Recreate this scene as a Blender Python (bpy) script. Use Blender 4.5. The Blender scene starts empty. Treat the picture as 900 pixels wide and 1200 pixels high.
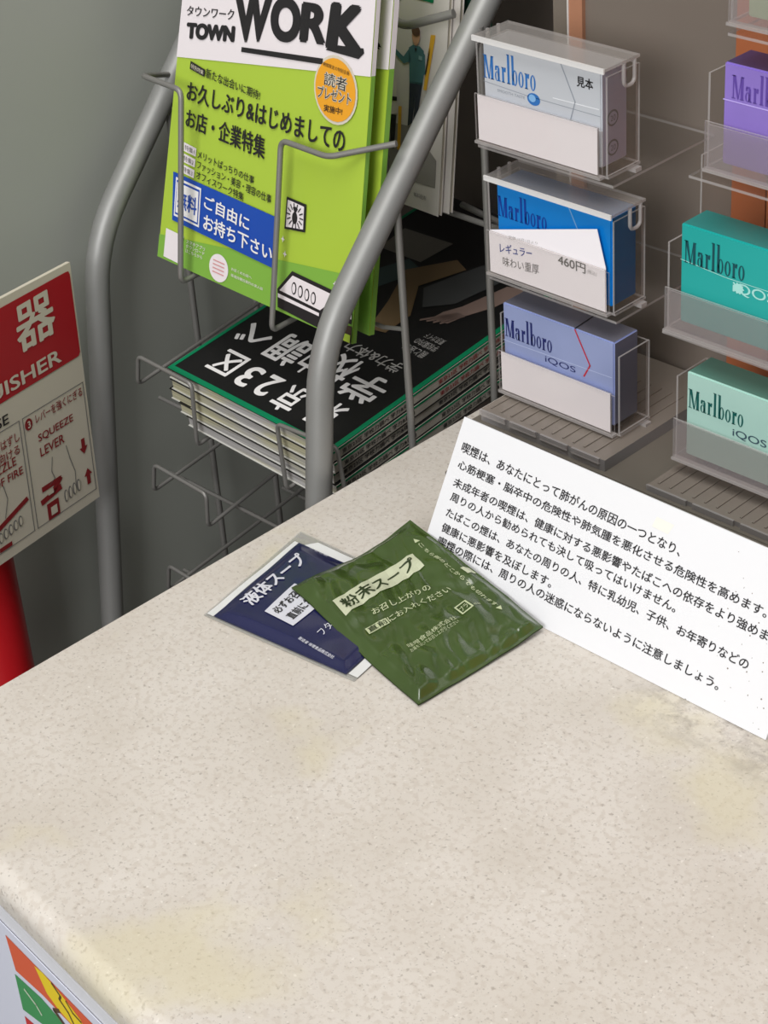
import bpy, bmesh, math, random
from mathutils import Vector as V, Euler, noise
random.seed(4)
S = bpy.context.scene
COL = S.collection

# ------------------------------------------------------------------ camera, world, lights, exposure
cd = bpy.data.cameras.new('camera'); cam = bpy.data.objects.new('camera', cd); COL.objects.link(cam)
cam.location = (0.787, -0.400, 0.650)
cam.rotation_euler = [math.radians(a) for a in (57.45, 3.68, 44.71)]
cd.sensor_width = 36.0; cd.sensor_fit = 'AUTO'; cd.lens = 2357 * 36 / 1200; cd.clip_start = 0.02; cd.clip_end = 50
S.camera = cam

def lin(c):
    return tuple((x / 12.92 if x <= .04045 else ((x + .055) / 1.055) ** 2.4) for x in (v / 255 for v in c)) + (1.0,)

w = bpy.data.worlds.new('world'); S.world = w; w.use_nodes = True
wb = w.node_tree.nodes['Background']; wb.inputs[0].default_value = (0.92, 0.96, 1.0, 1); wb.inputs[1].default_value = 0.13

def area(name, loc, rot, size, sy, power, col=(1, 1, 1)):
    l = bpy.data.lights.new(name, 'AREA'); l.shape = 'RECTANGLE'; l.size = size; l.size_y = sy; l.energy = power; l.color = col
    o = bpy.data.objects.new(name, l); COL.objects.link(o); o.location = loc; o.rotation_euler = [math.radians(a) for a in rot]
    return o
area('ceiling_light', (0.45, -0.45, 2.3), (6, 4, 0), 1.2, 1.6, 40, (1.0, 0.985, 0.965))
area('front_fill_light', (1.15, -2.7, 1.45), (66, 0, 21), 1.6, 1.0, 66, (0.99, 0.985, 1.0))  # added fill from the front to brighten upright faces; no such source in view

vs = S.view_settings
vs.view_transform = 'Standard'; vs.look = 'None'; vs.gamma = 1.0; vs.use_curve_mapping = False; vs.exposure = 0.0
S.cycles.transparent_max_bounces = 40

# ------------------------------------------------------------------ materials
MATS = {}
def mat(name, col, rough=.5, metal=0., spec=.5, coat=0., var=0., vscale=30., bump=0., bscale=60., lin_col=False):
    if name in MATS: return MATS[name]
    m = bpy.data.materials.new(name); m.use_nodes = True; nt = m.node_tree; b = nt.nodes['Principled BSDF']
    c = col if lin_col else lin(col)
    b.inputs['Base Color'].default_value = c
    b.inputs['Roughness'].default_value = rough; b.inputs['Metallic'].default_value = metal
    b.inputs['Specular IOR Level'].default_value = spec; b.inputs['Coat Weight'].default_value = coat
    b.inputs['Coat Roughness'].default_value = .12
    if var or bump:
        tc = nt.nodes.new('ShaderNodeTexCoord')
        n = nt.nodes.new('ShaderNodeTexNoise'); n.inputs['Scale'].default_value = vscale; n.inputs['Detail'].default_value = 5
        nt.links.new(tc.outputs['Object'], n.inputs['Vector'])
        if var:
            mx = nt.nodes.new('ShaderNodeMixRGB'); mx.blend_type = 'MIX'
            mx.inputs[1].default_value = tuple(x * (1 - var) for x in c[:3]) + (1,)
            mx.inputs[2].default_value = tuple(min(1, x * (1 + var)) for x in c[:3]) + (1,)
            nt.links.new(n.outputs['Fac'], mx.inputs[0]); nt.links.new(mx.outputs[0], b.inputs['Base Color'])
        if bump:
            n2 = nt.nodes.new('ShaderNodeTexNoise'); n2.inputs['Scale'].default_value = bscale
            nt.links.new(tc.outputs['Object'], n2.inputs['Vector'])
            bp = nt.nodes.new('ShaderNodeBump'); bp.inputs['Strength'].default_value = bump; bp.inputs['Distance'].default_value = .001
            nt.links.new(n2.outputs['Fac'], bp.inputs['Height']); nt.links.new(bp.outputs[0], b.inputs['Normal'])
    MATS[name] = m; return m

def clear(name, tint, gloss=.9, haze=0., hazecol=(200, 200, 200), rough=.05):
    """thin clear plastic: see-through with a real fresnel gloss and some haze"""
    m = bpy.data.materials.new(name); m.use_nodes = True; nt = m.node_tree; nt.nodes.clear()
    out = nt.nodes.new('ShaderNodeOutputMaterial')
    tr = nt.nodes.new('ShaderNodeBsdfTransparent'); tr.inputs[0].default_value = lin(tint)
    df = nt.nodes.new('ShaderNodeBsdfDiffuse'); df.inputs[0].default_value = lin(hazecol)
    m1 = nt.nodes.new('ShaderNodeMixShader'); m1.inputs[0].default_value = haze
    nt.links.new(tr.outputs[0], m1.inputs[1]); nt.links.new(df.outputs[0], m1.inputs[2])
    gl = nt.nodes.new('ShaderNodeBsdfGlossy'); gl.inputs['Roughness'].default_value = rough
    fr = nt.nodes.new('ShaderNodeFresnel'); fr.inputs[0].default_value = 1.49
    geo = nt.nodes.new('ShaderNodeNewGeometry'); sub = nt.nodes.new('ShaderNodeMath'); sub.operation = 'SUBTRACT'; sub.inputs[0].default_value = 1
    nt.links.new(geo.outputs['Backfacing'], sub.inputs[1])
    m0 = nt.nodes.new('ShaderNodeMath'); m0.operation = 'MULTIPLY'; nt.links.new(fr.outputs[0], m0.inputs[0]); nt.links.new(sub.outputs[0], m0.inputs[1])
    mu = nt.nodes.new('ShaderNodeMath'); mu.operation = 'MULTIPLY'; mu.inputs[1].default_value = gloss
    nt.links.new(m0.outputs[0], mu.inputs[0])
    m2 = nt.nodes.new('ShaderNodeMixShader'); nt.links.new(mu.outputs[0], m2.inputs[0])
    nt.links.new(m1.outputs[0], m2.inputs[1]); nt.links.new(gl.outputs[0], m2.inputs[2])
    nt.links.new(m2.outputs[0], out.inputs[0])
    MATS[name] = m; return m

def counter_mat():
    m = bpy.data.materials.new('speckled_laminate'); m.use_nodes = True; nt = m.node_tree; b = nt.nodes['Principled BSDF']
    N = nt.nodes.new; L = nt.links.new
    tc = N('ShaderNodeTexCoord')
    def nz(scale, detail=3, rough=.5):
        n = N('ShaderNodeTexNoise'); n.inputs['Scale'].default_value = scale; n.inputs['Detail'].default_value = detail
        n.inputs['Roughness'].default_value = rough; L(tc.outputs['Object'], n.inputs['Vector']); return n.outputs['Fac']
    def ramp(src, a, c):
        r = N('ShaderNodeMapRange'); r.inputs[1].default_value = a; r.inputs[2].default_value = c; L(src, r.inputs[0]); return r.outputs[0]
    def mix(fac, a, c, scale=1.):
        x = N('ShaderNodeMixRGB'); 
        if scale != 1.:
            mm = N('ShaderNodeMath'); mm.operation = 'MULTIPLY'; mm.inputs[1].default_value = scale; L(fac, mm.inputs[0]); fac = mm.outputs[0]
        L(fac, x.inputs[0])
        if isinstance(a, tuple): x.inputs[1].default_value = a
        else: L(a, x.inputs[1])
        x.inputs[2].default_value = c; return x.outputs[0]
    base = mix(ramp(nz(14), .35, .65), lin((218, 211, 202)), lin((208, 200, 189)))
    base = mix(ramp(nz(260, 2), .50, .62), base, lin((200, 190, 178)), .55)
    base = mix(ramp(nz(420, 2), .60, .72), base, lin((156, 145, 134)), .6)
    base = mix(ramp(nz(700, 2), .66, .76), base, lin((124, 116, 112)), .6)
    base = mix(ramp(nz(330, 1), .30, .22), base, lin((236, 230, 222)), .6)
    base = mix(ramp(nz(6.5, 4, .6), .56, .66), base, lin((214, 204, 164)), .42)      # yellowed stains
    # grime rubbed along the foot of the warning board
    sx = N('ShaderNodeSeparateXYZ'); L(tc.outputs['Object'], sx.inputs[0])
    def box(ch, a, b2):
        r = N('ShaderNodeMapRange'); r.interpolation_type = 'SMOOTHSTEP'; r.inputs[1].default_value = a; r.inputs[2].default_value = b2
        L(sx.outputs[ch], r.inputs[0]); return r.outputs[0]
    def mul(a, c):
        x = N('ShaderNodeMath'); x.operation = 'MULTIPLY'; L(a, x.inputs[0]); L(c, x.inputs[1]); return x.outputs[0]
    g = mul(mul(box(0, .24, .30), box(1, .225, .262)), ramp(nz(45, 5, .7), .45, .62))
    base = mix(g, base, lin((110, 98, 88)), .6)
    L(base, b.inputs['Base Color']); b.inputs['Roughness'].default_value = .36; b.inputs['Specular IOR Level'].default_value = .4
    bp = N('ShaderNodeBump'); bp.inputs['Strength'].default_value = .12; bp.inputs['Distance'].default_value = .0004
    L(nz(900, 2), bp.inputs['Height']); L(bp.outputs[0], b.inputs['Normal'])
    return m

M_counter = counter_mat()
M_wall = mat('grey_wall_paint', (160, 163, 155), .6, var=.03, vscale=5)
M_cab = mat('brown_grey_cabinet', (112, 102, 94), .5, var=.05, vscale=8)
M_floor = mat('floor_tile_dark', (96, 94, 90), .5, var=.1)
M_tube = mat('silver_paint', (150, 150, 147), .48, metal=.4, var=.05, vscale=60)
M_wire = mat('wire_paint', (136, 134, 130), .45, metal=.4)
M_white = mat('white_card', (250, 245, 249), .55)
M_board = mat('board_white', (230, 230, 232), .4, var=.015, vscale=12)
M_ink = mat('black_ink', (34, 32, 34), .5)
M_dark = mat('black_cover', (24, 24, 24), .38, var=.15, vscale=25)
M_pages = mat('paper_pages', (196, 190, 172), .8, var=.12, vscale=40)
M_pagesg = mat('paper_pages_grey', (160, 158, 152), .8, var=.15, vscale=60)
M_lime = mat('lime_cover', (172, 200, 66), .35, var=.02, vscale=9)
M_lime2 = mat('green_cover_lower', (128, 178, 70), .35)
M_cover = mat('white_cover', (236, 228, 230), .35)
M_blue = mat('blue_sticker', (28, 76, 172), .3)
M_orange = mat('orange_badge', (236, 164, 40), .4)
M_whiteink = mat('white_ink', (236, 234, 232), .5)
M_greyink = mat('grey_ink', (120, 118, 116), .6)
M_green = mat('green_edge', (0, 128, 84), .4)
M_red = mat('sign_red', (176, 26, 36), .4)
M_redpost = mat('red_paint', (196, 26, 34), .35)
M_cream = mat('sign_cream', (214, 206, 188), .45, var=.03)
M_redink = mat('dark_red_ink', (140, 32, 36), .6)
M_clear = clear('clear_acrylic', (250, 249, 248), .75, .015, (200, 196, 192))
M_lid = clear('hazy_acrylic', (240, 238, 236), .9, .22, (205, 200, 196), .12)
M_front = clear('frosted_front', (246, 244, 243), .7, .075, (232, 226, 230), .12)
M_smoke = clear('smoky_acrylic', (160, 152, 146), .8, .70, (150, 140, 130), .2)
M_edge = clear('acrylic_edge_highlight', (236, 233, 231), .6, .40, (205, 200, 198), .2)  # whitish haze puts the edge highlights of the acrylic into the colour
M_glint = clear('edge_glint', (240, 240, 240), .9, .75, (240, 238, 236), .15)  # painted highlight for the front of the tray lids
M_base = mat('brown_acrylic_block', (110, 104, 95), .28, spec=.5, var=.08, vscale=12)
M_film = clear('clear_film', (235, 235, 232), 1., .25, (225, 225, 222), .08)

# ------------------------------------------------------------------ mesh helpers
class MB:
    def __init__(s): s.v = []; s.f = []; s.m = []; s.mats = []
    def mi(s, m):
        if m not in s.mats: s.mats.append(m)
        return s.mats.index(m)
    def add(s, vs_, fs, m):
        k = len(s.v); i = s.mi(m); s.v += [tuple(p) for p in vs_]
        for f in fs: s.f.append([k + j for j in f]); s.m.append(i)
    def box(s, x0, x1, y0, y1, z0, z1, m, rim=None, thin=None):
        """rim: other material for faces not across the thin axis (acrylic edges)"""
        P = [(x, y, z) for x in (x0, x1) for y in (y0, y1) for z in (z0, z1)]
        F = [((0, 1, 3, 2), 0), ((4, 6, 7, 5), 0), ((0, 4, 5, 1), 1), ((2, 3, 7, 6), 1), ((0, 2, 6, 4), 2), ((1, 5, 7, 3), 2)]
        if rim is None: s.add(P, [f for f, a in F], m); return
        s.add(P, [f for f, a in F if a == thin], m); s.add(P, [f for f, a in F if a != thin], rim)
    def prism(s, pts, d, m):
        """extrude a planar polygon (3D points) by vector d"""
        n = len(pts); a = [V(p) for p in pts]; b = [p + V(d) for p in a]
        s.add(a + b, [list(range(n))[::-1], list(range(n, 2 * n))] + [[i, (i + 1) % n, n + (i + 1) % n, n + i] for i in range(n)], m)
    def tube(s, pts, r, m, seg=10, bend=None, cap=True):
        pts = [V(p) for p in pts]
        if bend: pts = rounded(pts, bend)
        n = len(pts); rings = []; prev = None
        for i, p in enumerate(pts):
            t = (pts[min(i + 1, n - 1)] - pts[max(i - 1, 0)]).normalized()
            if prev is None:
                a = t.orthogonal().normalized()
            else:
                a = (prev - t * prev.dot(t)).normalized()
            prev = a; b = t.cross(a)
            rings.append([p + a * r * math.cos(2 * math.pi * k / seg) + b * r * math.sin(2 * math.pi * k / seg) for k in range(seg)])
        vs_ = [q for R in rings for q in R]
        fs = [[i * seg + k, i * seg + (k + 1) % seg, (i + 1) * seg + (k + 1) % seg, (i + 1) * seg + k] for i in range(n - 1) for k in range(seg)]
        if cap: fs += [list(range(seg))[::-1], [(n - 1) * seg + k for k in range(seg)]]
        s.add(vs_, fs, m)
    def grid(s, fn, nu, nv, m, u0=0, u1=1, v0=0, v1=1):
        vs_ = [fn(u0 + (u1 - u0) * i / nu, v0 + (v1 - v0) * j / nv) for j in range(nv + 1) for i in range(nu + 1)]
        fs = [[j * (nu + 1) + i, j * (nu + 1) + i + 1, (j + 1) * (nu + 1) + i + 1, (j + 1) * (nu + 1) + i] for j in range(nv) for i in range(nu)]
        s.add(vs_, fs, m)
    def obj(s, name, parent=None, smooth=False, **tags):
        me = bpy.data.meshes.new(name); me.from_pydata(s.v, [], s.f)
        for m in s.mats: me.materials.append(m)
        me.polygons.foreach_set('material_index', s.m)
        me.validate(); me.update()
        if smooth:
            me.shade_smooth()
            me.set_sharp_from_angle(angle=math.radians(40))
        o = bpy.data.objects.new(name, me); COL.objects.link(o)
        if parent: o.parent = parent; o.matrix_parent_inverse = parent_inv(parent)
        for k, v in tags.items(): o[k] = v
        return o

def parent_inv(p):
    from mathutils import Matrix
    m = Matrix.Identity(4); q = p; chain = []
    while q: chain.append(q); q = q.parent
    for q in reversed(chain): m = m @ q.matrix_parent_inverse @ q.matrix_basis
    return m.inverted()

def rounded(pts, r, n=6):
    out = [pts[0]]
    for i in range(1, len(pts) - 1):
        a, b, c = pts[i - 1], pts[i], pts[i + 1]
        d1 = (a - b); d2 = (c - b); rr = min(r, d1.length * .45, d2.length * .45)
        p = b + d1.normalized() * rr; q = b + d2.normalized() * rr
        for k in range(n + 1):
            t = k / n; out.append(p * (1 - t) ** 2 + b * 2 * t * (1 - t) + q * t * t)
    out.append(pts[-1]); return out

def thing(name, label, cat, loc=(0, 0, 0), group=None):
    o = bpy.data.objects.new(name, None); COL.objects.link(o); o.location = loc; o.empty_display_size = .02
    o['label'] = label; o['category'] = cat
    if group: o['group'] = group
    return o

# text -> triangles in a unit box
_fc = bpy.data.curves.new('lettering_source', 'FONT'); _fo = bpy.data.objects.new('lettering_source', _fc); COL.objects.link(_fo)
_fc.resolution_u = 2
_cache = {}
def glyphs(s, bold=0.):
    _fc.resolution_u = 8 if len(s) == 1 and s.isascii() else (5 if len(s) < 6 else 3)
    if (s, bold) in _cache: return _cache[(s, bold)]
    _fc.body = s; _fc.size = 1
    bpy.context.view_layer.update()
    dg = bpy.context.evaluated_depsgraph_get()
    me = bpy.data.meshes.new_from_object(_fo.evaluated_get(dg), depsgraph=dg)
    vv = [v.co.copy() for v in me.vertices]; ff = [list(p.vertices) for p in me.polygons]
    bpy.data.meshes.remove(me)
    if not vv: _cache[(s, bold)] = ([], []); return [], []
    if bold > 0:      # heavier weight: the strokes repeated around a small circle
        n0 = len(vv); base = list(vv); bf = list(ff); k = 10 if bold > .05 else 6
        for q in range(k):
            a = 2 * math.pi * q / k; d = V((math.cos(a) * bold * 1.1, math.sin(a) * bold * .9, 0))
            o_ = len(vv); vv += [v + d + V((0, 0, q + 1)) for v in base]; ff += [[o_ + i for i in f] for f in bf]
    x0 = min(v.x for v in vv); x1 = max(v.x for v in vv); y0 = min(v.y for v in vv); y1 = max(v.y for v in vv)
    r = ([((v.x - x0) / (x1 - x0 + 1e-9), (v.y - y0) / (y1 - y0 + 1e-9), v.z) for v in vv], ff)
    _cache[(s, bold)] = r; return r

def quad_of(q):
    if len(q) == 2: (a, b), (c, d) = q; return [(a, b), (c, b), (c, d), (a, d)]
    return q
def bil(q, s, t):
    return tuple(q[0][k] * (1 - s) * (1 - t) + q[1][k] * s * (1 - t) + q[2][k] * s * t + q[3][k] * (1 - s) * t for k in range(2))

class Surf:
    """a printed surface: P(u,v) -> 3D; prints are collected per colour and sit a hair above it"""
    def __init__(s, P, name='lettering', lift=.0003, out=None):
        s.P = P; s.mb = {}; s.lift = lift; s.name = name; s.outdir = out
    def at(s, u, v, w=None):
        w = s.lift if w is None else w; e = .004
        p = V(s.P(u, v)); du = V(s.P(u + e, v)) - V(s.P(u - e, v)); dv = V(s.P(u, v + e)) - V(s.P(u, v - e))
        n = du.cross(dv).normalized()
        return p + n * w
    def _mb(s, m): return s.mb.setdefault(m.name, (MB(), m))[0]
    def text(s, st, q, m, bold=0., w=None):
        q = quad_of(q); vv, ff = glyphs(st, bold)
        w = s.lift if w is None else w
        s._mb(m).add([s.at(*bil(q, a, b), w + c * .000012) for a, b, c in vv], ff, m)
    def rect(s, q, m, n=6, w=None, nv=None):
        q = quad_of(q)
        s._mb(m).grid(lambda a, b: s.at(*bil(q, a, b), w), n, nv or n, m)
    def poly(s, pts, m, w=None):
        s._mb(m).add([s.at(*p, w) for p in pts], [list(range(len(pts)))], m)
    def disc(s, c, ru, rv, m, w=None, n=28, jag=0.):
        pts = [(c[0] + ru * (1 - jag * (k % 2)) * math.cos(2 * math.pi * k / n), c[1] + rv * (1 - jag * (k % 2)) * math.sin(2 * math.pi * k / n)) for k in range(n)]
        s._mb(m).add([s.at(*c, w)] + [s.at(*p, w) for p in pts], [[0, k + 1, (k + 1) % n + 1] for k in range(n)], m)
    def line(s, pts, t, m, asp=1., w=None):
        """stroke; t = half width in u, asp = u/v size ratio"""
        for (a, b) in zip(pts[:-1], pts[1:]):
            dx, dy = (b[0] - a[0]), (b[1] - a[1]) / asp; L = math.hypot(dx, dy) or 1
            nx, ny = -dy / L * t, dx / L * t * asp; ex, ey = dx / L * t * .6, dy / L * t * .6 * asp
            s.poly([(a[0] + nx - ex, a[1] + ny - ey), (a[0] - nx - ex, a[1] - ny - ey), (b[0] - nx + ex, b[1] - ny + ey), (b[0] + nx + ex, b[1] + ny + ey)], m, w)
    def brand(s, q, m, w=None):
        q = quad_of(q)
        for P in MARLB: s._mb(m).add([s.at(*bil(q, a, b), w) for a, b in P], [list(range(len(P)))], m)
    def done(s, parent, name=None):
        out = []
        for k, (mb, m) in s.mb.items(): out.append(mb.obj(name or s.name, parent))
        s.mb = {}; return out

# tall condensed slab-serif word, drawn as polygons
def _word():
    P = []
    def bx(x0, x1, y0, y1): P.append([(x0, y0), (x1, y0), (x1, y1), (x0, y1)])
    def ring(x0, x1, y0, y1):
        cx = (x0 + x1) / 2; cy = (y0 + y1) / 2; rx = (x1 - x0) / 2; ry = (y1 - y0) / 2; n = 16
        for k in range(n):
            a = 2 * math.pi * k / n; b = 2 * math.pi * (k + 1) / n
            f = lambda t, s1, s2: (cx + rx * s1 * math.cos(t), cy + ry * s2 * math.sin(t))
            P.append([f(a, 1, 1), f(b, 1, 1), f(b, .42, .86), f(a, .42, .86)])
    x = 0
    # M
    bx(0, 1.1, .0, .035); bx(.4, .7, 0, .035); P.pop(); P.pop(); bx(-.05, .45, 0, .03); bx(.1, .24, .0, .8); bx(-.05, .4, .77, .8)
    P.append([(.1, .8), (.45, .8), (.85, .0), (.68, .0)]); P.append([(.74, .0), (.84, .0), (1.22, .8), (1.1, .8)])
    bx(1.08, 1.42, 0, .8); bx(.98, 1.5, 0, .03); bx(1.08, 1.5, .77, .8)
    x = 1.65
    # a
    ring(x, x + .62, -.01, .33); bx(x + .42, x + .7, 0, .46); bx(x + .1, x + .6, .46, .52); bx(x + .05, x + .3, .36, .48); bx(x + .6, x + .82, 0, .04)
    x = 2.62
    bx(x, x + .5, 0, .03); bx(x + .1, x + .38, 0, .52); bx(x, x + .3, .49, .52); P.append([(x + .38, .38), (x + .62, .36), (x + .68, .52), (x + .48, .53), (x + .38, .46)])
    x = 3.42
    bx(x, x + .52, 0, .03); bx(x + .1, x + .4, 0, 1); bx(x, x + .3, .97, 1)
    x = 4.05
    bx(x + .1, x + .4, 0, 1); bx(x, x + .3, .97, 1); ring(x + .22, x + .9, -.01, .53)
    x = 5.1; ring(x, x + .78, -.01, .53)
    x = 6.02
    bx(x, x + .5, 0, .03); bx(x + .1, x + .38, 0, .52); bx(x, x + .3, .49, .52); P.append([(x + .38, .38), (x + .62, .36), (x + .68, .52), (x + .48, .53), (x + .38, .46)])
    x = 6.82; ring(x, x + .78, -.01, .53)
    X = 7.6
    return [[(a / X, b) for a, b in p] for p in P]
MARLB = _word()

def plane(BL, BR, TR, TL):
    BL, BR, TR, TL = map(V, (BL, BR, TR, TL))
    return lambda u, v: BL * (1 - u) * (1 - v) + BR * u * (1 - v) + TR * u * v + TL * (1 - u) * v
def up(p, l, a):
    a = math.radians(a); return (p[0], p[1] + l * math.sin(a), p[2] + l * math.cos(a))

# ================================================================== SETTING
mb = MB(); mb.box(-.315, -.275, -1.6, .66, -.95, 1.6, M_wall); mb.obj('wall_left', kind='structure')
mb = MB(); mb.box(-.275, 2.4, .62, .66, -.95, 1.6, M_cab); mb.obj('wall_back', kind='structure')
mb = MB(); mb.box(-.315, 2.4, -1.6, .66, -1.0, -.95, M_floor); mb.obj('floor', kind='structure')

# ================================================================== COUNTER
ctr = thing('counter', 'beige speckled laminate counter holding soup packets and cigarette display', 'counter', (.5, .2, -.95))
fy = lambda x: -.0522 - .0999 * (x - .1212)
bm = bmesh.new()
pts = [(0, fy(0)), (1.15, fy(1.15)), (1.15, .615), (0, .615)]
lo = [bm.verts.new((x, y, -.018)) for x, y in pts]; hi = [bm.verts.new((x, y, 0)) for x, y in pts]
bm.faces.new(lo[::-1]); bm.faces.new(hi)
for i in range(4): bm.faces.new((lo[i], lo[(i + 1) % 4], hi[(i + 1) % 4], hi[i]))
bm.normal_update()
fe = [e for e in bm.edges if all(v in hi[:2] for v in e.verts)]
bmesh.ops.bevel(bm, geom=fe, offset=.0115, segments=8, profile=.5, affect='EDGES')
se = [e for e in bm.edges if all(abs(v.co.x) < 1e-5 and v.co.z > -.0115 for v in e.verts) and abs(e.verts[0].co.y - e.verts[1].co.y) > .1]
bmesh.ops.bevel(bm, geom=se, offset=.0012, segments=2, profile=.5, affect='EDGES')
me = bpy.data.meshes.new('worktop'); bm.to_mesh(me); bm.free(); me.materials.append(M_counter)
me.shade_smooth(); me.set_sharp_from_angle(angle=math.radians(35))
wt = bpy.data.objects.new('worktop', me); COL.objects.link(wt); wt.parent = ctr; wt.matrix_parent_inverse = parent_inv(ctr)
M_panel = mat('panel_white', (226, 226, 230), .45, var=.04, vscale=120)
M_seam = mat('dark_seam', (60, 52, 46), .6)
P0 = V((.12118, -.05219, 0)); T = V((.995, -.0995, 0)).normalized(); NF = V((-.0995, -.995, 0)).normalized()
mb = MB()
a = P0 - T * .110; b = P0 + T * 1.02
mb.prism([a + V((0, 0, -.0195)), b + V((0, 0, -.0195)), b + V((0, 0, -.95)), a + V((0, 0, -.95))], -NF * .02, M_panel)
mb.obj('front_panel', ctr)
mb = MB(); a2 = a - NF * .002; b2 = b - NF * .002
mb.prism([a2 + V((0, 0, -.018)), b2 + V((0, 0, -.018)), b2 + V((0, 0, -.0195)), a2 + V((0, 0, -.0195))], -NF * .015, M_seam)
mb.obj('seam_strip', ctr)
mb = MB(); mb.box(.012, .03, -.02, .6, -.95, -.018, mat('panel_side', (150, 146, 140), .5)); mb.obj('side_panel', ctr)

# convenience-shop stripes printed on the film stuck to the counter front
st = thing('striped_sticker', 'sticker with orange, green and red stripes on the white counter front', 'sticker', tuple(P0 + T * .05 + V((0, 0, -.14)) + NF * .0005))
fr = lambda s_, z: P0 + T * s_ + V((0, 0, z)) + NF * .0006
mb = MB(); mb.prism([fr(-.06, -.030), fr(.16, -.030), fr(.16, -.25), fr(-.06, -.25)], NF * .0004, mat('lavender_film', (222, 224, 238), .4)); mb.obj('backing', st)
s = Surf(lambda u, v: P0 + T * u + V((0, 0, v)) + NF * .0011, 'print', .0001)
Mo = mat('stripe_orange', (226, 96, 58), .4); Mg = mat('stripe_green', (64, 152, 88), .4); Mr = mat('stripe_red', (206, 44, 46), .4)
My = mat('stripe_yellow', (244, 214, 30), .4); Mbr = mat('outline_brown', (92, 66, 44), .5)
s.poly([(.001, -.0365), (.120, -.0365), (.120, -.036), (.110, -.060), (.062, -.0555), (.030, -.0555), (.004, -.0585)], Mo)
s.poly([(.0018, -.0625), (.028, -.0595), (.070, -.0640), (.070, -.0690), (.002, -.0870)], Mg)
s.poly([(.0022, -.0915), (.030, -.0870), (.080, -.076), (.080, -.12), (.003, -.12)], Mr)
s.poly([(.028, -.0375), (.036, -.0362), (.046, -.0375), (.056, -.0395), (.068, -.043), (.074, -.052), (.064, -.0515), (.056, -.0545), (.045, -.0535), (.036, -.0500)], My, .0002)
s.line([(.044, -.0372), (.051, -.0405), (.049, -.0440), (.056, -.0475), (.060, -.0530)], .0008, Mbr, w=.0003)
s.line([(.056, -.0400), (.061, -.0440), (.068, -.0445)], .0007, Mbr, w=.0003)
s.line([(.046, -.0540), (.040, -.0580), (.050, -.0620)], .0012, Mbr, w=.0003)
s.line([(.010, -.0670), (.020, -.0700), (.024, -.0735)], .0009, mat('pale_stroke', (196, 214, 186), .5), w=.0003)
s.done(st)

# ================================================================== FIRE EXTINGUISHER NOTICE
Q = [(-.1596, .0424, -.0600), (-.2248, .2723, -.0824), (-.2350, .2862, .0898), (-.1699, .0563, .1123)]
ES = plane(*Q); dU = V(Q[1]) - V(Q[0]); dV = V(Q[3]) - V(Q[0]); EN = dU.cross(dV).normalized()
es = thing('extinguisher_sign', 'red and cream fire extinguisher instruction plate beside the rack', 'sign', tuple(V(Q[0]) * .5 + V(Q[1]) * .5))
mb = MB(); mb.prism([V(q) - EN * .003 for q in Q], EN * .003, M_cream); mb.obj('plate', es)
s = Surf(ES, 'lettering', .0004)
s.rect([(.02, .606), (.975, .622), (.975, .972), (.02, .958)], M_red, 2); s.poly([(.975, .622), (.986, .624), (.993, .636), (.991, .955), (.986, .970), (.975, .972)], M_red)
for i, ch in enumerate('消火器'):
    x1 = .905 - (2 - i) * .30
    s.text(ch, [(x1 - .168, .758), (x1, .765), (x1 - .003, .948), (x1 - .17, .941)], M_cream, .02, .0008)
s.text('FIRE EXTINGUISHER', [(.04, .625), (.908, .642), (.905, .700), (.04, .675)], M_cream, .02, .0008)
s.text('HOW TO USE', ((.30, .525), (.66, .565)), M_ink, .01)
for x0, x1 in ((.03, .36), (.37, .70), (.715, .987)):
    for a_, b_ in (((x0, .045), (x1, .045)), ((x1, .045), (x1, .51)), ((x1, .51), (x0, .51)), ((x0, .51), (x0, .045))):
        s.line([a_, b_], .0016, M_greyink)
s.disc((.737, .474), .016, .024, M_redink); s.text('3', ((.731, .460), (.743, .488)), M_cream, .03, .0008)
s.text('レバーを強くにぎる', ((.768, .458), (.979, .497)), M_redink, .004)
s.text('SQUEEZE', ((.768, .376), (.925, .412)), M_redink, .01); s.text('LEVER', ((.768, .318), (.876, .356)), M_redink, .01)
s.text('ホースをはずし', ((.50, .435), (.692, .475)), M_redink, .004); s.text('火元に向ける', ((.50, .385), (.686, .425)), M_redink, .004)
s.text('AIM NOZZLE', ((.44, .350), (.665, .385)), M_redink, .01); s.text('AT BASE OF FIRE', ((.41, .300), (.687, .332)), M_redink, .01)
s.text('安全ピンを抜く', ((.06, .435), (.33, .475)), M_redink, .004); s.text('PULL PIN', ((.06, .37), (.25, .41)), M_redink, .01)
for (x, y0, y1) in ((.955, .286, .220), (.960, .085, .154)):
    d = 1 if y1 > y0 else -1
    s.poly([(x - .008, y0), (x + .008, y0), (x + .008, y1 - .03 * d), (x - .008, y1 - .03 * d)], M_redink)
    s.poly([(x - .018, y1 - .03 * d), (x + .018, y1 - .03 * d), (x, y1)], M_redink)
s.rect(((.765, .045), (.818, .115)), M_redink, 1); s.rect(((.778, .06), (.806, .095)), M_cream, 1, .0008)
s.line([(.750, .135), (.83, .150)], .012, M_redink); s.line([(.760, .185), (.835, .185), (.800, .150)], .011, M_redink)
s.rect(((.775, .148), (.80, .166)), M_cream, 1, .0008)
for k in range(4): s.disc((.852 + k * .020, .100 + .003 * k), .008, .026, M_greyink); s.disc((.852 + k * .020, .100 + .003 * k), .005, .021, M_cream, .0008)
s.line([(.815, .29), (.805, .235), (.815, .2), (.79, .185)], .0015, M_greyink); s.line([(.88, .300), (.89, .240), (.905, .175), (.900, .10)], .0015, M_greyink)
s.line([(.535, .135), (.685, .190)], .010, M_redink); s.line([(.60, .300), (.61, .24), (.59, .17)], .0015, M_greyink)
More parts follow.
